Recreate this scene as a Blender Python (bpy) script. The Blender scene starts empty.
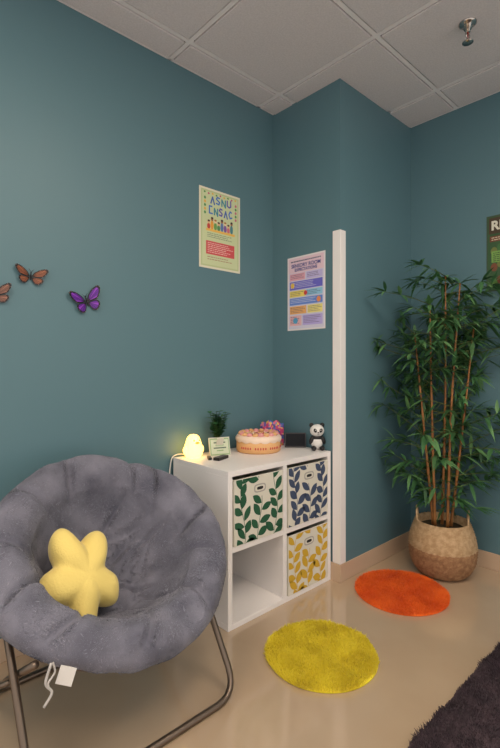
import bpy, math, random
from mathutils import Vector, Matrix, noise
random.seed(7)
sc = bpy.context.scene
try:
    sc.view_settings.view_transform = 'Standard'
except Exception: pass
H = 2.989; CY = -0.555; DX = 0.846
CAM = Vector((-2.22, -2.176, 1.28))

# ------------------------------------------------------------ materials
def lin(c):
    r = []
    for v in c:
        v = v/255.0
        r.append(v/12.92 if v <= 0.04045 else ((v+0.055)/1.055)**2.4)
    return (r[0], r[1], r[2], 1.0)
def mat(name, col, rough=0.6, metal=0.0, bump=0.0, bscale=50.0, var=None, vscale=6.0, sheen=0.0,
        emit=0.0, ecol=None, spec=0.5, detail=3.0, coat=0.0):
    m = bpy.data.materials.new(name); m.use_nodes = True
    nt = m.node_tree; b = nt.nodes['Principled BSDF']
    b.inputs['Base Color'].default_value = lin(col)
    b.inputs['Roughness'].default_value = rough
    b.inputs['Metallic'].default_value = metal
    b.inputs['Specular IOR Level'].default_value = spec
    if coat:
        b.inputs['Coat Weight'].default_value = coat
        b.inputs['Coat Roughness'].default_value = 0.04
    if sheen:
        b.inputs['Sheen Weight'].default_value = sheen
        b.inputs['Sheen Roughness'].default_value = 0.4
    if emit:
        b.inputs['Emission Color'].default_value = lin(ecol or col)
        b.inputs['Emission Strength'].default_value = emit
    tc = nt.nodes.new('ShaderNodeTexCoord')
    if var:
        n = nt.nodes.new('ShaderNodeTexNoise'); n.inputs['Scale'].default_value = vscale
        n.inputs['Detail'].default_value = detail
        nt.links.new(tc.outputs['Object'], n.inputs['Vector'])
        r = nt.nodes.new('ShaderNodeValToRGB')
        r.color_ramp.elements[0].position = 0.35; r.color_ramp.elements[1].position = 0.65
        r.color_ramp.elements[0].color = lin(col); r.color_ramp.elements[1].color = lin(var)
        nt.links.new(n.outputs['Fac'], r.inputs['Fac'])
        nt.links.new(r.outputs['Color'], b.inputs['Base Color'])
    if bump:
        n2 = nt.nodes.new('ShaderNodeTexNoise'); n2.inputs['Scale'].default_value = bscale
        n2.inputs['Detail'].default_value = 4.0
        nt.links.new(tc.outputs['Object'], n2.inputs['Vector'])
        bp = nt.nodes.new('ShaderNodeBump'); bp.inputs['Strength'].default_value = bump
        bp.inputs['Distance'].default_value = 0.01
        nt.links.new(n2.outputs['Fac'], bp.inputs['Height'])
        nt.links.new(bp.outputs['Normal'], b.inputs['Normal'])
    return m

# ------------------------------------------------------------ mesh builder
class MB:
    def __init__(s): s.v=[]; s.f=[]; s.mi=[]; s.sm=[]; s.M=Matrix.Identity(4); s.m=0
    def add(s, vs, fs, smooth=False):
        o=len(s.v)
        for p in vs: s.v.append(tuple(s.M @ Vector(p)))
        for f in fs:
            s.f.append([i+o for i in f]); s.mi.append(s.m); s.sm.append(smooth)
    def box(s, x0,x1,y0,y1,z0,z1):
        s.add([(x0,y0,z0),(x1,y0,z0),(x1,y1,z0),(x0,y1,z0),(x0,y0,z1),(x1,y0,z1),(x1,y1,z1),(x0,y1,z1)],
              [(0,3,2,1),(4,5,6,7),(0,1,5,4),(1,2,6,5),(2,3,7,6),(3,0,4,7)])
    def ell(s, c, r, n=20, k=12, R=None):
        vs=[];fs=[]
        for j in range(k+1):
            ph=math.pi*j/k
            for i in range(n):
                th=2*math.pi*i/n
                p=Vector((r[0]*math.sin(ph)*math.cos(th), r[1]*math.sin(ph)*math.sin(th), r[2]*math.cos(ph)))
                if R: p=R@p
                vs.append(p+Vector(c))
        for j in range(k):
            for i in range(n):
                a=j*n+i; b=j*n+(i+1)%n
                fs.append((a,a+n,b+n,b))
        s.add(vs,fs,True)
    def lathe(s, prof, n=32, c=(0,0,0), fn=None, smooth=True):
        vs=[];fs=[]
        for j,(r,z) in enumerate(prof):
            for i in range(n):
                th=2*math.pi*i/n
                rr,zz=(r,z) if fn is None else fn(r,z,th,j)
                vs.append((c[0]+rr*math.cos(th), c[1]+rr*math.sin(th), c[2]+zz))
        for j in range(len(prof)-1):
            for i in range(n):
                a=j*n+i; b=j*n+(i+1)%n
                fs.append((a,b,b+n,a+n))
        s.add(vs,fs,smooth)
    def tube(s, pts, r, n=8, closed=False):
        pts=[Vector(p) for p in pts]; N=len(pts); vs=[];fs=[]
        prev=None
        for i,p in enumerate(pts):
            if closed: t=pts[(i+1)%N]-pts[i-1]
            else: t=pts[min(i+1,N-1)]-pts[max(i-1,0)]
            t.normalize()
            if prev is None:
                a=Vector((0,0,1)) if abs(t.z)<0.9 else Vector((1,0,0))
                u=t.cross(a).normalized()
            else:
                u=(prev-t*prev.dot(t)).normalized()
            prev=u; w=t.cross(u)
            rr=r[i] if isinstance(r,(list,tuple)) else r
            for k in range(n):
                th=2*math.pi*k/n
                vs.append(p+u*rr*math.cos(th)+w*rr*math.sin(th))
        for i in range(N if closed else N-1):
            j=(i+1)%N
            for k in range(n):
                fs.append((i*n+k, i*n+(k+1)%n, j*n+(k+1)%n, j*n+k))
        if not closed:
            fs.append(tuple(range(n))[::-1]); fs.append(tuple((N-1)*n+k for k in range(n)))
        s.add(vs,fs,True)
    def poly(s, pts): s.add(pts,[tuple(range(len(pts)))])
    def obj(s, name, mats, bevel=0, loc=None, sub=0, auto=False):
        me=bpy.data.meshes.new(name); me.from_pydata(s.v,[],s.f)
        for m in mats: me.materials.append(m)
        me.polygons.foreach_set('material_index', s.mi)
        me.polygons.foreach_set('use_smooth', s.sm)
        me.update()
        o=bpy.data.objects.new(name,me); sc.collection.objects.link(o)
        if loc:
            o.location=loc
        if bevel:
            md=o.modifiers.new('Bevel','BEVEL'); md.width=bevel; md.segments=2; md.limit_method='ANGLE'
        return o
def bez(pts, n=10):
    """catmull-rom through points"""
    P=[Vector(p) for p in pts]; P=[P[0]*2-P[1]]+P+[P[-1]*2-P[-2]]; out=[]
    for i in range(1,len(P)-2):
        for k in range(n):
            t=k/n; a,b,c,d=P[i-1],P[i],P[i+1],P[i+2]
            out.append(0.5*((2*b)+(c-a)*t+(2*a-5*b+4*c-d)*t*t+(3*b-a-3*c+d)*t**3))
    out.append(P[-2]); return out

# ------------------------------------------------------------ room
M_wall = mat('teal_paint',(90,124,134),0.45,bump=0.03,bscale=180,spec=0.45)
M_floor= mat('beige_vinyl',(190,167,140),0.10,var=(185,161,134),vscale=3,bump=0.006,bscale=14,spec=.8,coat=.6)
M_tile = mat('ceiling_tile',(226,219,220),0.9,bump=0.2,bscale=220,var=(216,209,210),vscale=120)
M_grid = mat('ceiling_grid_paint',(242,236,236),0.6)
M_gap  = mat('ceiling_gap_shade',(96,92,92),0.9)  # dark backing slab, paints the shadow edge into the tile reveals
M_base = mat('vinyl_baseboard',(198,172,146),0.45)
M_white= mat('white_laminate',(240,236,234),0.4)

def room_box(name,m,*a,bevel=0):
    b=MB(); b.box(*a); return b.obj(name,[m],bevel)
room_box('floor',M_floor,-3.8,0.95,-3.7,0.1,-0.1,0)
room_box('wall_left',M_wall,-3.8,0,0,0.1,0,H)
room_box('wall_column',M_wall,0,DX,CY,0.1,0,H)
room_box('wall_right',M_wall,DX,DX+.1,-3.7,0.1,0,H)
bh=.105; bt=.008
room_box('baseboard_left',M_base,-3.8,0,-bt,0,0,bh,bevel=.003)
b=MB(); b.box(-bt,0,CY-bt,-bt,0,bh); b.box(0,DX,CY-bt,CY,0,bh); b.obj('baseboard_column',[M_base],.002)
room_box('baseboard_right',M_base,DX-bt,DX,-3.7,CY-bt,0,bh,bevel=.003)
# corner guard
b=MB(); b.box(-.006,0,CY-.006,CY+.05,.107,2.087); b.box(0,.05,CY-.006,CY,.107,2.087)
b.obj('trim_corner_guard',[M_white],.002)
# ceiling
GX=[-.14+.685*k for k in range(-6,3)]; GY=[-.195-.69*k for k in range(-1,6)]
lit=[]
b=MB(); b.m=0; b.box(-3.8,DX+.1,-3.7,.1,H+.006,H+.1)
b.m=1
xs=sorted(GX); ys=sorted(GY)
xs2=[-3.8]+[x for x in xs if -3.8<x<DX]+[DX]; ys2=[-3.7]+[y for y in ys if -3.7<y<0]+[0]
LC=[(-1.17,-1.92),(-2.54,-1.23),(-2.54,-2.61),(-.48,-2.61)]
for i in range(len(xs2)-1):
    for j in range(len(ys2)-1):
        x0,x1,y0,y1=xs2[i],xs2[i+1],ys2[j],ys2[j+1]
        if any(x0<lx<x1 and y0<ly<y1 for lx,ly in LC):
            lit.append((x0,x1,y0,y1)); continue
        g=.019
        if x1-x0<.05 or y1-y0<.05: continue
        b.box(x0+g,x1-g,y0+g,y1-g,H-.007,H+.01)
b.m=2
for x in xs2[1:-1]: b.box(x-.0125,x+.0125,-3.7,0,H-.003,H+.008)
for y in ys2[1:-1]: b.box(-3.8,DX,y-.0125,y+.0125,H-.0032,H+.008)
b.box(-3.8,0,-.015,0,H-.003,H+.008); b.box(-.015,0,CY-.015,-.015,H-.003,H+.008)
b.box(0,DX,CY-.015,CY,H-.003,H+.008); b.box(DX-.015,DX,-3.7,CY-.015,H-.003,H+.008)
b.obj('ceiling',[M_gap,M_tile,M_grid],.002)
M_diff=mat('lit_diffuser',(255,244,230),0.5,emit=16.0,ecol=(255,238,218))
for (x0,x1,y0,y1) in lit:
    b=MB(); b.m=0
    x0+=.014;x1-=.014;y0+=.014;y1-=.014; w=.03
    b.box(x0,x1,y0,y0+w,H-.012,H+.004); b.box(x0,x1,y1-w,y1,H-.012,H+.004)
    b.box(x0,x0+w,y0+w,y1-w,H-.012,H+.004); b.box(x1-w,x1,y0+w,y1-w,H-.012,H+.004)
    b.m=1; b.box(x0+w,x1-w,y0+w,y1-w,H-.006,H+.002)
    b.obj('ceiling_light',[M_grid,M_diff])
# sprinkler
M_chrome=mat('chrome',(190,185,180),0.2,metal=1.0)
M_red=mat('glass_bulb',(170,40,30),0.2)
b=MB(); sx,sy=.111,-1.245; Hc=H-.007
b.lathe([(0.0,0),(.042,0),(.042,-.004),(.034,-.010),(.02,-.014),(.018,-.03),(.012,-.03),(.012,-.045),(0,-.045)],28,(sx,sy,Hc))
for sg in (-1,1):
    b.tube([(sx+sg*.01,sy,Hc-.042),(sx+sg*.02,sy,Hc-.055),(sx+sg*.019,sy,Hc-.07),(sx+sg*.004,sy,Hc-.086)],.0035,8)
b.lathe([(0,-.084),(.006,-.084),(.006,-.092),(.026,-.093),(.026,-.096),(0,-.097)],20,(sx,sy,Hc))
b.m=1; b.tube([(sx,sy,Hc-.045),(sx,sy,Hc-.085)],.003,8)
b.obj('fire_sprinkler',[M_chrome,M_red])

# ------------------------------------------------------------ posters
def frameA(x,z): # on wall A, origin lower-left
    return Matrix.Translation((x,-.002,z)) @ Matrix.Rotation(math.pi/2,4,'X')
def frameB(xw,y,z):
    return Matrix.Translation((xw-.002,y,z)) @ Matrix.Rotation(-math.pi/2,4,'Z') @ Matrix.Rotation(math.pi/2,4,'X')
_flat={}
def F(col):
    if col not in _flat: _flat[col]=mat('ink_%d_%d_%d'%col,col,0.45)
    return _flat[col]
class Poster:
    def __init__(s,name,Mx): s.name=name; s.M=Mx; s.b=MB(); s.mats=[]; s.texts=[]
    def mi(s,c):
        m=F(c)
        if m not in s.mats: s.mats.append(m)
        s.b.m=s.mats.index(m)
    def rect(s,x0,y0,x1,y1,c,z=1):
        s.mi(c); s.b.poly([(x0,y0,z*.0004),(x1,y0,z*.0004),(x1,y1,z*.0004),(x0,y1,z*.0004)])
    def disc(s,x,y,rx,ry,c,z=2,n=18):
        s.mi(c); s.b.poly([(x+rx*math.cos(2*math.pi*i/n),y+ry*math.sin(2*math.pi*i/n),z*.0004) for i in range(n)])
    def stroke(s,pts,w,c,z=4):
        s.mi(c)
        for i in range(len(pts)-1):
            (xa,ya),(xb,yb)=pts[i],pts[i+1]; L=math.hypot(xb-xa,yb-ya) or 1; dx,dy=-(yb-ya)/L*w/2,(xb-xa)/L*w/2
            zz=z*.0004+i*.00002
            s.b.poly([(xa-dx,ya-dy,zz),(xb-dx,yb-dy,zz),(xb+dx,yb+dy,zz),(xa+dx,ya+dy,zz)][::1])
            s.disc(xb,yb,w/2,w/2,c,z+.02*i,8)
    def lines(s,x0,x1,ytop,n,dy,c,h=.004,z=3,rag=True):
        for i in range(n):
            e=x1-(random.random()*.3*(x1-x0) if rag else 0)
            x=x0
            while x<e-.006:
                w=random.uniform(.008,.022); s.rect(x,ytop-i*dy-h,min(x+w,e),ytop-i*dy,c,z); x+=w+.004
    def text(s,t,x,y,size,c,z=4,bold=.0):
        s.texts.append((t,x,y,size,c,z,bold))
    def done(s,w,h,paper):
        s.mi(paper); s.b.box(0,w,0,h,-.001,.0002)
        o=s.b.obj(s.name,s.mats); o.matrix_world=s.M
        for i,(t,x,y,size,c,z,bold) in enumerate(s.texts):
            cu=bpy.data.curves.new('lettering','FONT'); cu.body=t; cu.size=size; cu.align_x='CENTER'
            cu.offset=bold; cu.materials.append(F(c))
            to=bpy.data.objects.new('lettering_%d'%(i+1),cu); sc.collection.objects.link(to)
            to.parent=o; to.location=(x,y,z*.0004)
        return o
# poster 1 (wall A): pale green, playful hand-drawn title, row of little figures, red panel
W,Ht=.32,.48
p=Poster('wall_poster',frameA(-.621,1.866))
p.rect(.012,.012,W-.012,Ht-.012,(188,202,150),1)
p.rect(.022,.022,W-.022,Ht-.022,(204,214,168),2)
cols=[(60,100,180),(70,120,200),(60,140,160),(96,90,180)]
def glyph(kind,x,y,w,h,c):
    G={0:[(0,0),(.5,1),(1,0)],1:[(1,.9),(.3,1),(0,.7),(.9,.35),(.7,0),(0,.08)],2:[(0,0),(0,1),(1,0),(1,1)],3:[(.0,1),(.0,.2),(.5,0),(1,.2),(1,1)],
       4:[(1,.85),(.4,1),(0,.5),(.4,0),(1,.15)],5:[(0,0),(0,1),(.8,.9),(.8,.55),(0,.5)],6:[(.9,1),(0,1),(0,0),(.9,0)]}[kind]
    p.stroke([(x+a*w,y+b_*h) for a,b_ in G],.0095,c,4)
for k,kd in enumerate([0,1,2,3]): glyph(kd,.085+.043*k,.390+.007*(k%2),.028,.042,cols[k%4])
for k,kd in enumerate([6,2,1,0,4]): glyph(kd,.075+.038*k,.325+.007*((k+1)%2),.025,.042,cols[(k+1)%4])
for k in range(9): p.disc(.04+.03*k,.452-.004*(k%2),.007,.006,[(90,150,80),(200,90,120),(230,180,70)][k%3],3)
for k in range(5): p.disc(.042,.33+.022*k,.008,.009,[(90,150,90),(230,180,80)][k%2],3); p.disc(.283,.33+.022*k,.008,.009,[(200,110,130),(90,150,90)][k%2],3)
for k in range(8):
    c=[(200,70,60),(230,160,60),(110,160,80),(80,140,90),(90,120,180),(130,90,160),(210,110,130),(70,130,140)][k]
    x=.070+.0255*k; hh=.026+.010*((k*5)%3)
    p.disc(x,.240+hh/2,.012,hh/2+.006,c,3); p.disc(x,.252+hh,.0095,.0105,[(225,180,140),(150,100,70),(240,205,170)][k%3],4)
    p.disc(x,.259+hh,.0095,.006,[(80,50,40),(40,30,30),(170,120,60)][k%3],4.5)
p.rect(.050,.224,.275,.238,(236,190,90),4)
p.lines(.06,.27,.214,3,.011,(110,130,110),.004)
p.rect(.05,.085,.272,.165,(210,84,88),3); p.lines(.062,.262,.155,6,.011,(240,205,195),.004,4)
p.lines(.06,.25,.072,2,.014,(170,140,110),.005)
p.done(W,Ht,(226,222,200))
# poster 2 (wall B)
W,Ht=.31,.475
p=Poster('wall_poster',frameB(0,-.138,1.510))
p.rect(.01,.01,W-.01,Ht-.01,(216,212,230),1)
p.rect(.01,.37,W-.01,Ht-.01,(232,204,216),2)
p.lines(.03,.28,.448,1,.012,(90,90,120),.008,3,False)
p.text('SENSORY ROOM',W/2,.405,.032,(60,60,140),bold=.001)
p.text('EXPECTATIONS',W/2,.380,.026,(60,60,140),bold=.001)
for (x0,y0,x1,y1,c) in [(.02,.322,.15,.366,(228,170,186)),(.16,.322,.29,.366,(196,186,230)),(.02,.262,.29,.315,(108,104,205)),
    (.02,.215,.15,.255,(240,220,110)),(.16,.215,.29,.255,(150,204,232)),(.02,.163,.29,.208,(104,140,218)),
    (.02,.105,.16,.155,(240,180,110)),(.17,.105,.29,.155,(242,228,140)),(.02,.03,.12,.095,(234,186,190)),(.13,.03,.29,.095,(190,176,230))]:
    p.rect(x0,y0,x1,y1,c,3)
    p.lines(x0+.008,x1-.008,y1-.008,int((y1-y0-.01)/.010),.010,(80,76,110) if sum(c)>490 else (225,225,240),.0030,4)
p.disc(.045,.29,.016,.018,(240,200,90),5); p.disc(.26,.185,.016,.018,(240,150,90),5); p.disc(.155,.235,.014,.015,(210,70,70),5); p.disc(.07,.062,.02,.02,(90,160,200),5)
p.done(W,Ht,(232,226,228))
# poster 3 (wall D)
p=Poster('wall_poster',frameB(DX,-1.068,1.749))
p.rect(.008,.008,W-.008,Ht-.008,(52,86,50),1)
p.rect(.014,.360,W-.014,Ht-.014,(70,54,36),2)
p.text('RE',.070,.385,.078,(222,220,204),bold=.003)
for k in range(7):
    for j in range(3):
        p.disc(.045+.037*k,.05+.1*j+.02*(k%2),.020,.026,[(90,130,56),(120,70,46),(110,120,60),(60,110,56)][(k+j)%4],3)
p.rect(.02,.31,W-.02,.345,(110,60,44),3); p.lines(.03,.28,.337,2,.013,(210,200,170),.005,4)
p.rect(.03,.18,W-.05,.25,(120,165,80),4); p.lines(.04,.25,.24,5,.012,(50,70,40),.005,5)
p.done(W,Ht,(60,80,56))

# ------------------------------------------------------------ butterflies
M_blk=mat('butterfly_black',(28,22,26),0.5)
def butterfly(name,x,z,w,rot,col,col2,ky=.75):
    up=[(.02,.02),(.10,.20),(.25,.36),(.42,.44),(.50,.40),(.49,.28),(.42,.14),(.34,.04),(.16,-.01)]
    lo=[(.02,0),(.16,-.02),(.32,0),(.38,-.10),(.34,-.22),(.24,-.32),(.13,-.30),(.05,-.14)]
    up=[(a,c*ky) for a,c in up]; lo=[(a,c*ky) for a,c in lo]
    b=MB()
    def shrink(P,s,c=None):
        cx=sum(q[0] for q in P)/len(P); cy=sum(q[1] for q in P)/len(P)
        return [(cx+(q[0]-cx)*s,cy+(q[1]-cy)*s) for q in P]
    for sg in (1,-1):
        for P,h in ((up,.10),(lo,.08)):
            def put(Q,off,m):
                b.m=m; pts=[(sg*q[0]*w,q[1]*w,off+abs(q[0])*w*.25) for q in Q]
                if sg<0: pts=pts[::-1]
                b.poly(pts)
            put(P,.004,0)
            S=shrink(P,.80); n=len(S)
            root=(.05*1,.02 if P is up else -.03)
            for k in range(1,n-1):
                a=S[k]; d=S[k+1] if k+1<n else S[0]
                T=shrink([root,a,d],.84)
                put(T,.0052,1 if k%3 else 2)
            for k in range(2,n-1):
                q=shrink(P,.91)[k]; r=.010
                put([(q[0]+r*math.cos(t*math.pi/3),q[1]+r*math.sin(t*math.pi/3)) for t in range(6)],.0056,3)
    b.m=0; b.ell((0,.0,.008),(.018*w,.17*w*ky,.006),10,8); b.ell((0,.17*w*ky,.009),(.02*w,.025*w,.006),10,6)
    for sg in (1,-1): b.tube([(0,.14*w,.009),(sg*.04*w,.2*w,.010),(sg*.08*w,.24*w,.011)],.0009,5)
    o=b.obj(name,[M_blk,mat(name+'_c',col,.5),mat(name+'_c2',col2,.5),mat(name+'_dot',(165,150,145),.5)])
    o.matrix_world=frameA(x,z)@Matrix.Rotation(rot,4,'Z')
butterfly('wall_butterfly',-1.557,1.680,.142,math.radians(-4),(130,76,50),(150,90,62),.72)
butterfly('wall_butterfly',-1.300,1.592,.160,math.radians(18),(96,34,150),(140,60,190),.95)
butterfly('wall_butterfly',-1.705,1.580,.15,math.radians(12),(120,84,70),(150,105,90),.72)

# ------------------------------------------------------------ cube shelf
SX0,SX1,SY0,SY1,SH=-.812,-.010,-.495,-.02,.77
b=MB(); t=.028
b.box(SX0,SX1,SY0,SY1,SH-t,SH); b.box(SX0,SX1,SY0,SY1,0,t)
b.box(SX0,SX0+t,SY0,SY1,t,SH-t); b.box(SX1-t,SX1,SY0,SY1,t,SH-t)
mx=(SX0+SX1)/2; b.box(mx-t/2,mx+t/2,SY0,SY1,t,SH-t)
mz=SH/2; b.box(SX0+t,mx-t/2,SY0,SY1,mz-t/2,mz+t/2); b.box(mx+t/2,SX1-t,SY0,SY1,mz-t/2,mz+t/2)
b.obj('cube_shelf',[M_white],.0015)
M_cream=mat('bin_fabric',(222,218,204),0.9,bump=.3,bscale=300)
M_grom=mat('bin_handle',(176,172,164),0.7); M_dark=mat('dark_gap',(40,38,38),.8)
def leafpoly(cx,cy,ang,L,Wd,n=7):
    pts=[]
    for i in range(n+1):
        u=i/n; pts.append((u*L-L/2, Wd*math.sin(math.pi*u)**.85))
    for i in range(n-1,0,-1):
        u=i/n; pts.append((u*L-L/2,-Wd*math.sin(math.pi*u)**.85))
    ca,sa=math.cos(ang),math.sin(ang)
    return [(cx+x*ca-y*sa,cy+x*sa+y*ca) for x,y in pts]
def bin_(x0,x1,z0,z1,col,seed):
    rnd=random.Random(seed)
    b=MB(); yf=SY0-.004; yb=SY1-.03; w=.006
    b.box(x0,x1,yf,yf+w,z0,z1); b.box(x0,x1,yb-w,yb,z0,z1); b.box(x0,x0+w,yf+w,yb-w,z0,z1); b.box(x1-w,x1,yf+w,yb-w,z0,z1)
    b.box(x0+w,x1-w,yf+w,yb-w,z0,z0+w)
    W=x1-x0; Hh=z1-z0; y=yf-.0006
    def put(P):
        Q=[(min(max(px,.003),W-.003),min(max(pz,.003),Hh-.003)) for px,pz in P]
        if max(q[0] for q in Q)-min(q[0] for q in Q)<.006 or max(q[1] for q in Q)-min(q[1] for q in Q)<.006: return
        b.poly([(x0+px,y,z0+pz) for px,pz in Q])
    b.m=1
    ncol=3; pitch=W/ncol
    for c in range(ncol):
        ph=rnd.random()*6.28; cx0=pitch*(c+.5)
        X=lambda z: cx0+.016*math.sin(ph+z*17)
        z=-.05+.035*(c%2)+.01*rnd.random()
        zs=[i*.012 for i in range(int(Hh/.012))]
        for za in zs:
            if abs(za-Hh*.80)<.045 and abs(X(za)-W/2)<.052: continue
            xa,xb=X(za),X(za+.012)
            b.poly([(x0+xa-.0016,y,z0+za),(x0+xa+.0016,y,z0+za),(x0+xb+.0016,y,z0+min(za+.012,Hh-.003)),(x0+xb-.0016,y,z0+min(za+.012,Hh-.003))])
        while z<Hh+.01:
            for sg in (1,-1):
                zz=z+(.028 if sg>0 else 0)
                slope=math.atan(.016*17*math.cos(ph+zz*17))
                ang=math.radians(90)-sg*rnd.uniform(.45,1.15)-slope; L=rnd.uniform(.068,.086); wd=rnd.uniform(.0175,.022)
                bx=X(zz); cx,cz=bx+math.cos(ang)*L*.54,zz+math.sin(ang)*L*.54
                if abs(cz-Hh*.80)<.044 and abs(cx-W/2)<.066: continue
                put(leafpoly(cx,cz,ang,L,wd))
            z+=.062
    hz=z0+Hh*.80; hx=(x0+x1)/2
    def pill(rx,rz,yy,m):
        b.m=m; pts=[]
        for i in range(24):
            th=2*math.pi*i/24; pts.append((hx+rx*math.copysign(abs(math.cos(th))**.6,math.cos(th)),yy,hz+rz*math.copysign(abs(math.sin(th))**.6,math.sin(th))))
        b.poly(pts)
    pill(.050,.030,y-.0006,0); pill(.042,.022,y-.0012,2); pill(.034,.015,y-.0018,0); pill(.022,.008,y-.0024,3)
    b.obj('fabric_storage_bin',[M_cream,mat('leaf_print',col,.85),M_grom,M_dark])
g=.008
bin_(SX0+t+g,mx-t/2-g,mz+t/2+.0005,SH-t-.018,(34,88,60),1)
bin_(mx+t/2+g,SX1-t-g,mz+t/2+.0005,SH-t-.018,(62,76,104),2)
bin_(mx+t/2+g,SX1-t-g,t+.0005,mz-t/2-.018,(208,168,48),3)

# ------------------------------------------------------------ shelf-top things
Z=SH+.0005
# duck night light
M_duck=mat('glowing_silicone',(255,232,170),0.5,emit=3.6,ecol=(255,196,92))
M_beak=mat('beak_orange',(235,150,60),0.5,emit=.4); M_eye=mat('eye_black',(20,18,18),.3)
b=MB()
b.M=Matrix.Translation((-.722,-.085,Z))@Matrix.Scale(.92,4)
c=Vector((0,0,0))
b.lathe([(0,0),(.044,0),(.056,.02),(.058,.045),(.053,.072),(.047,.090),(.043,.105),(.036,.122),(.022,.135),(0,.140)],28,c)
fd=Vector((-.10,-1,0)).normalized(); sd=Vector((fd.y,-fd.x,0))
b.ell(c+sd*.053+Vector((0,0,.045)),(.014,.022,.026)); b.ell(c-sd*.053+Vector((0,0,.045)),(.014,.022,.026))
b.m=1; b.ell(c+fd*.048+Vector((0,0,.092)),(.014,.014,.006))
b.m=2
for s_ in (1,-1): b.ell(c+fd*.040+sd*.018*s_+Vector((0,0,.106)),(.0042,.0042,.0052))
b.obj('duck_night_light',[M_duck,M_beak,M_eye])
# cord
b=MB(); b.tube(bez([(-.74,-.04,Z+.012),(-.79,-.018,Z+.012),(-.826,-.018,Z-.02),(-.84,-.02,.6),(-.845,-.022,.35),(-.84,-.02,.05)],8),.0035,6)
b.obj('power_cord',[mat('cord_white',(225,222,215),.5)])
# small potted plant
b=MB(); pc=Vector((-.548,-.085,Z)); b.m=0
b.lathe([(0,0),(.028,0),(.036,.06),(.038,.062),(.038,.070),(.033,.070),(.031,.058),(0,.058)],24,pc)
def leaf(b,p,d,L,Wd,droop,clampfn=None):
    d=d.normalized(); side=d.cross(Vector((0,0,1)))
    if side.length<.05: side=Vector((1,0,0))
    side.normalize(); nn=side.cross(d)
    vs=[]
    for tt,ww in ((0,.15),(.28,.95),(.62,.75),(1,.02)):
        q=p+d*L*tt+Vector((0,0,-droop*tt*tt))
        for sgn in (-1,0,1):
            r=q+side*sgn*Wd*ww*.5+nn*(.12*Wd*abs(sgn)*ww)
            if clampfn: r=clampfn(r)
            vs.append(r)
    fs=[]
    for i in range(3):
        for k in range(2):
            a=i*3+k; fs.append((a,a+1,a+4,a+3))
    b.add(vs,fs,True)
rnd=random.Random(4)
for k in range(30):
    az=rnd.random()*6.28; le=rnd.uniform(.08,.19); q0=pc+Vector((0,0,.06)); sp_=rnd.uniform(.01,.058)
    tip=q0+Vector((math.cos(az)*sp_,math.sin(az)*sp_,le)); b.m=2; b.tube([q0,(q0+tip)/2+Vector((0,0,.01)),tip],.0015,5)
    b.m=1
    for j in range(8):
        a2=rnd.random()*6.28; u=.35+.65*j/7
        leaf(b,q0.lerp(tip,u),Vector((math.cos(a2),math.sin(a2),.5)),.038,.028,.008,lambda r:Vector((r.x,min(r.y,-.004),r.z)))
b.obj('potted_plant',[mat('pot_white',(215,212,205),.5),mat('small_leaf',(36,82,46),.5,var=(56,112,58),vscale=30),mat('stem',(60,90,50),.6)])
# little sign card
def facing(cam=CAM,p=None):
    d=(cam-p); return math.atan2(d.y,d.x)+math.pi/2
pp=Vector((-.592,-.165,Z))
b=MB()
b.M=Matrix.Translation(pp)@Matrix.Rotation(facing(p=pp)+.35,4,'Z')@Matrix.Rotation(math.radians(-16),4,'X')
b.m=0; b.box(-.062,.062,-.003,.003,0.001,.105)
def cq(x0,x1,z0,z1,m,o=.0034): b.m=m; b.poly([(x0,-o,z0),(x1,-o,z0),(x1,-o,z1),(x0,-o,z1)])
cq(-.058,.058,.005,.100,1,.0033); cq(-.052,.052,.012,.093,2,.0036)
for k in range(4):
    w_=[.07,.05,.075,.04][k]; cq(-w_/2,w_/2,.072-k*.015,.079-k*.015,3 if k%2==0 else 1,.0040)
b.M=Matrix.Translation(pp)@Matrix.Rotation(facing(p=pp)+.35,4,'Z')@Matrix.Rotation(math.radians(22),4,'X')
b.m=0; b.box(-.02,.02,.034,.038,.0205,.095)
b.obj('desk_sign',[F((215,212,196)),F((150,180,130)),F((206,214,186)),F((90,110,90))],)
# remotes
M_bk=mat('black_plastic',(26,26,28),.35); M_gr=mat('button_grey',(120,120,122),.5)
b=MB(); b.M=Matrix.Translation((-.645,-.235,Z))@Matrix.Rotation(math.radians(20),4,'Z')
b.box(-.05,.05,-.019,.019,0,.016); b.m=1
for i in range(5):
    for j in range(2): b.box(-.04+.016*i,-.031+.016*i,-.012+.014*j,-.003+.014*j,.016,.018)
b.obj('remote_control',[M_bk,M_gr],.003)
b=MB(); b.M=Matrix.Translation((-.69,-.19,Z))@Matrix.Rotation(math.radians(60),4,'Z')
b.box(-.03,.03,-.010,.010,0,.012); b.m=1; b.box(-.012,.006,-.005,.005,.012,.0135)
b.obj('key_fob',[M_bk,M_gr],.003)
# cake
b=MB(); cc=Vector((-.318,-.190,Z)); b.m=0
b.M=Matrix.Translation(cc)
R=.133
b.lathe([(0,0),(R-.01,0),(R,.008),(R,.066),(R-.005,.070)],56)
b.m=1
def drip(r,z,th,j):
    if j==0: return (r,z-.008*abs(math.sin(th*7)))
    return (r,z)
b.lathe([(R+.001,.068),(R+.006,.074),(R+.005,.086),(R-.006,.098),(R-.03,.103),(.04,.099),(0,.098)],84,fn=drip)
rnd=random.Random(9)
for k in range(110):
    a=rnd.random()*6.28; r=R*math.sqrt(rnd.random())*.9; b.m=2+k%4
    b.ell((r*math.cos(a),r*math.sin(a),.103),(.008,.005,.004),8,5,Matrix.Rotation(rnd.random()*3,3,'Z'))
for k in range(20):
    a=math.radians(k*18); b.m=3 if k%2 else 0
    b.ell((R*.80*math.cos(a),R*.80*math.sin(a),.106),(.017,.017,.013),12,8)
for k in range(26):
    a=math.radians(180+k*6.5); b.m=2
    if k%6==5: continue
    b.ell((R*math.cos(a),R*math.sin(a),.032),(.0045,.0045,.008),8,6)
b.M=Matrix.Identity(4)
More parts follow.
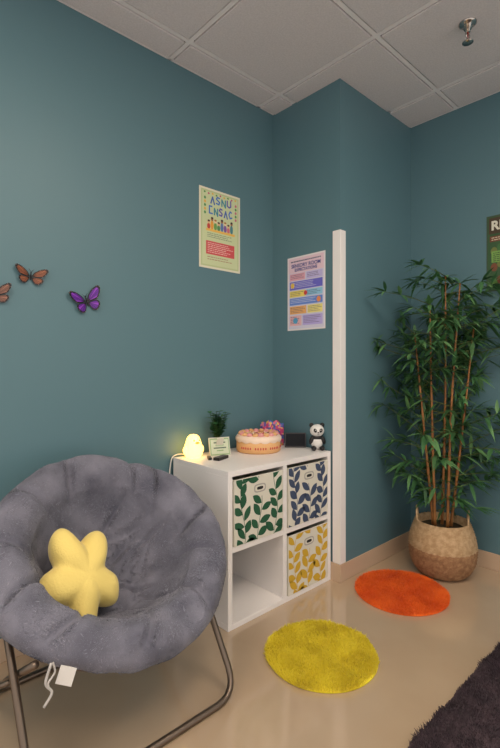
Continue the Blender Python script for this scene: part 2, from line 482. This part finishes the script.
b.obj('toy_cake',[mat('cake_sponge',(226,176,120),.7,bump=.3,bscale=80),mat('cake_icing',(244,220,200),.5),F((200,80,70)),F((230,160,160)),F((240,200,130)),F((170,110,80))])
# colourful toy bag
b=MB(); bp_=Vector((-.125,-.115,Z)); ang=facing(p=bp_)
Mb=Matrix.Translation(bp_)@Matrix.Rotation(ang,4,'Z')
n=20;k_=16
for side in (-1,1):
    vs=[];
    for j in range(k_+1):
        for i in range(n+1):
            u=i/n;v=j/k_
            th=.028*(math.sin(math.pi*u)**.6)*(max(0,math.sin(math.pi*min(1,v*.93)))**.6)
            if v<.1: th=max(th,.02*math.sin(math.pi*u))
            vs.append(Mb@Vector(((u-.5)*.15,side*th+.003*math.sin(u*30),v*.158-.02*(abs(u-.5)*2)**2*v+.006*math.sin(u*20)*(v>.9))))
    for j in range(k_):
        for i in range(n):
            a=j*(n+1)+i
            nz=noise.noise(Vector((i*.45,j*.45,1.7)))
            b.m=0 if nz>.15 else 4 if nz<-.25 else 2 if nz<-.08 else 3 if nz<.05 else 1
            q=[vs[a],vs[a+1],vs[a+n+2],vs[a+n+1]]
            b.add(q,[(0,1,2,3)],False)
b.obj('fidget_toy_bag',[F((190,60,110)),F((225,180,80)),F((60,100,170)),F((215,120,150)),F((90,60,140))])
# digital clock
b=MB(); dp=Vector((-.080,-.275,Z)); b.M=Matrix.Translation(dp)@Matrix.Rotation(facing(p=dp)+.1,4,'Z')@Matrix.Rotation(math.radians(-8),4,'X')
b.m=0; b.box(-.066,.066,-.006,.008,.001,.092); b.m=1; b.box(-.060,.060,-.0072,-.006,.010,.086)
b.m=0; b.box(-.03,.03,.008,.030,.006,.014)
b.obj('digital_clock',[mat('clock_case',(70,68,72),.5,spec=.3),mat('clock_screen',(16,18,26),.5,spec=.2)],.002)
# panda
M_pw=mat('panda_white',(228,226,222),.6); M_pb=mat('panda_black',(24,24,26),.5)
b=MB(); q=Vector((-.036,-.410,Z)); ang=facing(p=q); b.M=Matrix.Translation(q)@Matrix.Rotation(ang+.2,4,'Z')@Matrix.Scale(1.05,4)
b.m=0; b.ell((0,0,.042),(.034,.030,.042),24,16); b.ell((0,-.004,.112),(.041,.036,.036),28,18)
b.m=1; b.ell((0,.002,.070),(.0345,.0305,.016),24,10)
for s_ in (1,-1):
    b.ell((s_*.031,.002,.142),(.014,.009,.014),14,10)
    b.ell((s_*.016,-.036,.115),(.0095,.006,.0125),14,10,Matrix.Rotation(s_*.5,3,'Y'))
    b.ell((s_*.034,-.012,.058),(.012,.014,.026),14,10,Matrix.Rotation(-s_*.35,3,'Y'))
    b.ell((s_*.024,-.034,.014),(.015,.020,.0138),16,10)
b.ell((0,-.041,.104),(.005,.004,.0035),10,8)
b.tube([(-.006,-.0385,.096),(0,-.040,.093),(.006,-.0385,.096)],.001,5)
b.m=0
for s_ in (1,-1): b.ell((s_*.015,-.0415,.118),(.0028,.002,.0032),8,6)
b.obj('panda_figurine',[M_pw,M_pb])

# ------------------------------------------------------------ moon chair
CC=Vector((-1.405,-.545,.605)); tl=math.radians(35)
e1=Vector((1,0,0)); e2=Vector((0,math.cos(tl),math.sin(tl))); e3=Vector((0,-math.sin(tl),math.cos(tl)))
chair=bpy.data.objects.new('saucer_chair',None); sc.collection.objects.link(chair)
prof=[(0.002,-.230),(.06,-.227),(.13,-.213),(.19,-.183),(.235,-.143),(.262,-.104),(.280,-.070),(.290,-.046),(.302,-.018),(.328,.012),(.366,.032),(.405,.036),(.438,.022),(.460,-.004),(.468,-.033),(.458,-.062),(.43,-.085),(.385,-.110),(.30,-.19),(.2,-.245),(.1,-.275),(0.002,-.283)]
P2=[Vector((a,c,0)) for a,c in prof]; P2=bez(P2,4)
nth=240; vs=[];fs=[]
rc=random.Random(5)
creases=[(2*math.pi*(k+rc.uniform(-.25,.25))/11,rc.uniform(.5,1.1),rc.uniform(-.5,.5)) for k in range(11)]
folds=[(rc.uniform(0,6.28),rc.uniform(.05,.25),rc.uniform(0,3.14),rc.uniform(.04,.11),rc.uniform(.010,.024)) for k in range(36)]
for j,pr in enumerate(P2):
    r,h=pr.x,pr.y
    top=j<len(P2)*.8
    for i in range(nth):
        th=2*math.pi*i/nth
        ring=max(0,min(1,(r-.265)/.04))*max(0,min(1,(.462-r)/.05)) if top else 0
        cre=0
        for (ta,am,sk) in creases:
            d=(th-ta-sk*(r-.38)*3+math.pi)%(2*math.pi)-math.pi
            cre+=am*math.exp(-(d*r/.015)**2)
        hh=h-cre*.030*ring; rr=r
        if top:
            hh-=math.exp(-((r-.165-.01*math.sin(th*3))/.011)**2)*.017
            if r<.30:
                lx,ly=r*math.cos(th),r*math.sin(th)
                for (fa,fr,fo,fl,fd_) in folds:
                    qx=lx-fr*math.cos(fa); qy=ly-fr*math.sin(fa)
                    al=qx*math.cos(fo)+qy*math.sin(fo); ac=-qx*math.sin(fo)+qy*math.cos(fo)+al*al*2
                    hh-=fd_*math.exp(-(al/fl)**2-(ac/.011)**2)
        sc_=1+.011*math.sin(th*4+1)*(1 if r>.3 else 0)
        ys_=.95 if math.sin(th)<0 else 1.0
        pt=CC+e1*rr*sc_*math.cos(th)+e2*rr*sc_*ys_*math.sin(th)+e3*hh
        if j<len(P2)*.85:
            nz=noise.noise(pt*5.5)*.020+noise.noise(pt*13+Vector((3,1,2)))*.014
            pt=pt+e3*nz
        vs.append(pt)
for j in range(len(P2)-1):
    for i in range(nth):
        a=j*nth+i; c_=j*nth+(i+1)%nth
        fs.append((a,c_,c_+nth,a+nth))
body=list(fs)
fs.append(tuple(range(nth))[::-1]); fs.append(tuple((len(P2)-1)*nth+i for i in range(nth)))
b=MB(); b.add(vs,fs,True)
# short plush pile: small tufts combed in drifting directions, paler tufts paint in the fur highlights
rp=random.Random(11)
jmax=int(len(P2)*.86)
fv=[[],[]];ff=[[],[]]
for j in range(jmax):
    for i in range(nth):
        a,b1,c1,d1=[vs[k] for k in body[j*nth+i]]
        nrm=(b1-a).cross(d1-a); ar=nrm.length
        cnt=ar*190000
        cnt=int(cnt)+(1 if rp.random()<cnt-int(cnt) else 0)
        if not cnt or ar<1e-12: continue
        nrm.normalize()
        ctr=(a+c1)/2
        cv=Vector((noise.noise(ctr*9),noise.noise(ctr*9+Vector((9,3,1))),noise.noise(ctr*9+Vector((2,7,5)))))*3.0
        comb=cv-nrm*cv.dot(nrm)
        for k in range(cnt):
            u,v=rp.random(),rp.random()
            p0=a+(b1-a)*u+(d1-a)*v
            dr=(nrm*.8+comb+Vector((rp.gauss(0,.35),rp.gauss(0,.35),rp.gauss(0,.35)))).normalized()
            L=rp.uniform(.008,.018)
            s1=dr.cross(Vector((rp.uniform(-1,1),rp.uniform(-1,1),rp.uniform(-1,1)))).normalized()*.0016
            w_=1 if rp.random()<.22+.6*noise.noise(ctr*6) else 0
            o_=len(fv[w_])
            fv[w_]+=[p0-s1,p0+s1,p0+dr*L]; ff[w_].append((o_,o_+1,o_+2))
M_plush=mat('grey_plush',(96,97,110),.9,var=(130,130,143),vscale=7,sheen=.35,spec=.1,detail=5)
M_plush2=mat('grey_plush_highlight',(156,157,170),.9,spec=.1,sheen=.3)
b.m=0; b.add(fv[0],ff[0],False); b.m=1; b.add(fv[1],ff[1],False)
o=b.obj('cushion',[M_plush,M_plush2]); o.parent=chair
M_tube=mat('bronze_tube',(118,104,92),.32,metal=.85)
b=MB()
def ground_U(yb,yt,zt,x0,x1):
    zr=.013; rc=.10
    dy=yt-yb; L=math.hypot(dy,zt); uy,uz=dy/L,zt/L
    pts=[(x0,yt,zt),(x0,yb+uy*.5*L,zr+uz*.5*L),(x0,yb+uy*rc,zr+uz*rc)]
    for k in range(1,6):
        s_=k/6; a=(1-s_)**2; c2=2*s_*(1-s_); d2=s_*s_
        pts.append((a*x0+c2*x0+d2*(x0+rc), a*(yb+uy*rc)+(c2+d2)*yb, a*(zr+uz*rc)+(c2+d2)*zr))
    pts.append((x0+rc,yb,zr))
    right=[(x0+x1-px,py,pz) for px,py,pz in pts][::-1]
    pts+=right
    b.tube(pts,.0125,12)
ground_U(-.845,-.40,.66,-1.80,-1.06)
ground_U(-.20,-.76,.40,-1.775,-1.085)
b.tube([CC+e1*.42*math.cos(2*math.pi*i/48)+e2*.40*math.sin(2*math.pi*i/48)-e3*.100 for i in range(48)],.0125,10,True)
for s_ in (-1,1):
    b.tube([(-1.43+s_*.385,-.545,.245),(-1.43+s_*.33,-.545,.245)],.009,10)
o=b.obj('frame',[M_tube]); o.parent=chair
# tag and strap under the front
b=MB(); tg=Vector((-1.728,-.845,.388))
b.M=Matrix.Translation(tg)@Matrix.Rotation(-.6,4,'Z')@Matrix.Rotation(.3,4,'Y')
b.box(-.012,.034,-.001,.001,-.024,.03); b.m=1
b.M=Matrix.Translation(tg)
b.tube(bez([(-.03,0,.05),(-.045,.0,.0),(-.030,-.005,-.03),(-.050,-.0,-.065)],6),.004,6)
b.tube(bez([(-.025,0,.05),(-.02,.0,.02),(-.04,-.005,-.0),(-.03,-.0,-.03)],6),.003,6)
o=b.obj('care_tag',[mat('tag_white',(228,226,222),.7),mat('strap_grey',(190,186,182),.8)]); o.parent=chair
# star pillow
nv=Vector((.12,-.86,.46)).normalized(); upv=Vector((0,0,1)); upv=(upv-nv*upv.dot(nv)).normalized(); rt=upv.cross(nv)
sp=Vector((-1.545,-.525,.505)); b=MB(); rot0=math.radians(110)
N=120;K=16
for side in (1,-1):
    vs=[];fs=[]
    for j in range(K+1):
        rho=math.sin(j/K*math.pi/2)
        for i in range(N):
            th=2*math.pi*i/N
            c5=math.cos(5*(th-rot0))
            lob=.142*(1+.23*c5-.03*math.cos(10*(th-rot0)))
            r=lob*rho
            hgt=.080*math.sqrt(max(0,1-rho**2.6))*(1-.08*(1-c5)/2*rho)
            x,y=r*math.cos(th)*.90,r*math.sin(th)*1.16
            p3=sp+rt*x+upv*y+nv*hgt*side
            p3+=nv*noise.noise(p3*12)*.014+rt*noise.noise(p3*9+Vector((5,5,5)))*.010
            vs.append(p3)
    for j in range(K):
        for i in range(N):
            a=j*N+i;c_=j*N+(i+1)%N
            fs.append((a,a+N,c_+N,c_) if side>0 else (a,c_,c_+N,a+N))
    b.add(vs,fs,True)
b.obj('star_pillow',[mat('yellow_fleece',(240,216,128),.95,bump=.3,bscale=140,sheen=.3,spec=.1)])

# ------------------------------------------------------------ rugs
def fur(name,samples,hgt,wid,col,var,z0,base):
    b=MB(); base(b)
    vs=[];fs=[]
    for (x,y) in samples:
        a=random.random()*6.283; ca,sa=math.cos(a)*wid/2,math.sin(a)*wid/2
        l=hgt*random.uniform(.7,1.15)
        gx=noise.noise(Vector((x*9,y*9,0)))*.9; gy=noise.noise(Vector((x*9,y*9,5)))*.9
        lx=(random.gauss(0,.3)+gx)*l; ly=(random.gauss(0,.3)+gy)*l
        o=len(vs); vs+= [(x-ca,y-sa,z0),(x+ca,y+sa,z0),(x+lx+ca*.4,y+ly+sa*.4,z0+l),(x+lx-ca*.4,y+ly-sa*.4,z0+l)]; fs.append((o,o+1,o+2,o+3))
    b.add(vs,fs,False)
    return b.obj(name,[mat(name+'_pile',col,.95,var=var,vscale=14,spec=.1,sheen=.2)])
def round_rug(cx,cy,r,col,var,N):
    S=[]
    for k in range(N):
        a=random.random()*6.283; q=r*math.sqrt(random.random()); S.append((cx+q*math.cos(a),cy+q*math.sin(a)))
    fur('round_rug',S,.017,.004,col,var,.004,lambda b:b.lathe([(0.001,.0015),(r,.0015),(r,.006),(r-.006,.012),(.001,.012)],64,(cx,cy,0)))
round_rug(-.616,-.905,.243,(242,224,66),(232,212,54),34000)
round_rug(.155,-.860,.250,(246,118,46),(238,104,36),34000)
S=[]
rx0,rx1,ry0,ry1=-1.45,.62,-3.0,-1.420
for k in range(110000):
    S.append((random.uniform(rx0,rx1), ry1-(ry1-ry0)*random.random()**1.5))
fur('shag_rug',S,.018,.005,(84,70,76),(64,53,60),.004,lambda b:b.box(rx0,rx1,ry0,ry1,.001,.014))

# ------------------------------------------------------------ bamboo in basket
PB=Vector((.575,-.905,0))
plant=bpy.data.objects.new('potted_bamboo',None); sc.collection.objects.link(plant)
b=MB(); nb=144
key=[(.115,0),(.150,.02),(.180,.07),(.193,.13),(.194,.18),(.184,.24),(.168,.29),(.154,.325)]
kp=bez([Vector((r,0,z)) for r,z in key],6)
pr=[(0.002,.004)]+[(q.x,q.z+.002) for q in kp]+[(.146,.327),(.142,.30),(.140,.27),(.002,.27)]
def weave(r,z,th,j):
    if j<1 or j>len(kp): return (r,z)
    return (r+.0055*math.sin(th*36+(j%2)*math.pi)+.002*(j%2),z)
sp1=24
b.m=1; b.lathe(pr[:sp1+1],nb,(PB.x,PB.y,0),weave)
b.m=0; b.lathe(pr[sp1:],nb,(PB.x,PB.y,0),lambda r,z,th,j: weave(r,z,th,j+sp1))
dirc=Vector((CAM.x-PB.x,CAM.y-PB.y,0)).normalized(); sdc=Vector((-dirc.y,dirc.x,0))
for s_ in (1,-1):
    for off in (0,.008):
        hc=PB+sdc*s_*.142+Vector((0,0,.30))
        b.tube([hc+dirc*(.055*math.cos(math.pi*k/12))+Vector((0,0,(.09+off)*math.sin(math.pi*k/12)))+sdc*s_*.006*math.sin(math.pi*k/12) for k in range(13)],.006,8)
o=b.obj('woven_basket',[mat('seagrass_light',(210,178,138),.8,var=(186,150,108),vscale=40,bump=.5,bscale=120),
    mat('seagrass_dark',(184,140,100),.8,var=(150,108,74),vscale=40,bump=.5,bscale=120)])
o.parent=plant
b=MB(); rnd=random.Random(33)
def clampf(r):
    return Vector((min(r.x,DX-.015),min(r.y,CY-.02),r.z))
b.m=4; b.lathe([(.002,.292),(.130,.284)],24,(PB.x,PB.y,0))
stems=[(-.04,.02,-.07,.04,1.66),(.0,-.03,.02,-.03,1.84),(.03,.03,.10,.03,1.78),(.05,-.02,.18,-.04,1.52),(-.05,.0,-.16,.0,1.48)]
def addleafs(p,d,cnt):
    for k in range(cnt):
        v=Vector((d.x*.8+rnd.uniform(-.8,.8),d.y*.8+rnd.uniform(-.8,.8),rnd.uniform(-.45,.55)))
        b.m=1 if rnd.random()<.6 else 2
        leaf(b,p,v,rnd.uniform(.085,.155),rnd.uniform(.020,.029),rnd.uniform(.01,.05),clampf)
for (bs,bd,ts,td,zt) in stems:
    p0=PB+sdc*bs+dirc*bd+Vector((0,0,.285)); p1=PB+sdc*ts+dirc*td+Vector((0,0,zt)); mid=(p0+p1)/2+Vector((rnd.uniform(-.015,.015),rnd.uniform(-.015,.015),0))
    path=bez([p0,mid,p1],14); R_=[]
    for i in range(len(path)):
        u=i/len(path); r=.0092*(1-.6*u)
        if i%4==0: r*=1.3
        R_.append(r)
    b.m=0; b.tube([clampf(q) for q in path],R_,8)
    nbx=40
    for k in range(nbx):
        u=.10+.90*k/(nbx-1)
        q=path[min(len(path)-1,int(u*(len(path)-1)))]
        az=rnd.random()*6.283
        d=Vector((math.cos(az),math.sin(az),rnd.uniform(.1,1.0)))
        h2=Vector((d.x,d.y,0))
        if q.z<1.20 and h2.dot(dirc)>.15 and rnd.random()<.85: continue
        L=rnd.uniform(.16,.39)
        if q.z>1.45: L*=max(.4,1-(q.z-1.45)*1.0)
        if q.z<.7: L*=.75
        d.normalize()
        br=[clampf(q+d*L*s2+Vector((0,0,-.14*L*s2*s2))) for s2 in (0,.33,.66,1)]
        b.m=3; b.tube(br,[.0028,.0022,.0017,.001],5)
        for s2 in (1,2,3): addleafs(br[s2],d,[0,2,4,8][s2])
    addleafs(path[-1],Vector((0,0,1)),8)
o=b.obj('bamboo_canes_and_leaves',[mat('bamboo_cane',(168,114,62),.5,var=(144,92,48),vscale=20),mat('bamboo_leaf',(52,94,56),.45,var=(68,114,68),vscale=8),
    mat('bamboo_leaf_light',(96,140,88),.45),mat('bamboo_twig',(90,100,50),.6),mat('moss',(70,60,40),.95)])
o.parent=plant

# ------------------------------------------------------------ world + camera
w=bpy.data.worlds.new('World'); sc.world=w; w.use_nodes=True
w.node_tree.nodes['Background'].inputs['Color'].default_value=(1.0,.93,.87,1)
w.node_tree.nodes['Background'].inputs['Strength'].default_value=1.05
cd=bpy.data.cameras.new('camera'); cam=bpy.data.objects.new('camera',cd); sc.collection.objects.link(cam)
cam.location=CAM; cam.rotation_euler=(math.pi/2,0,math.radians(-42.7))
cd.sensor_width=36; cd.lens=456/748*36; cd.shift_y=-8/748; cd.clip_start=.02
sc.camera=cam
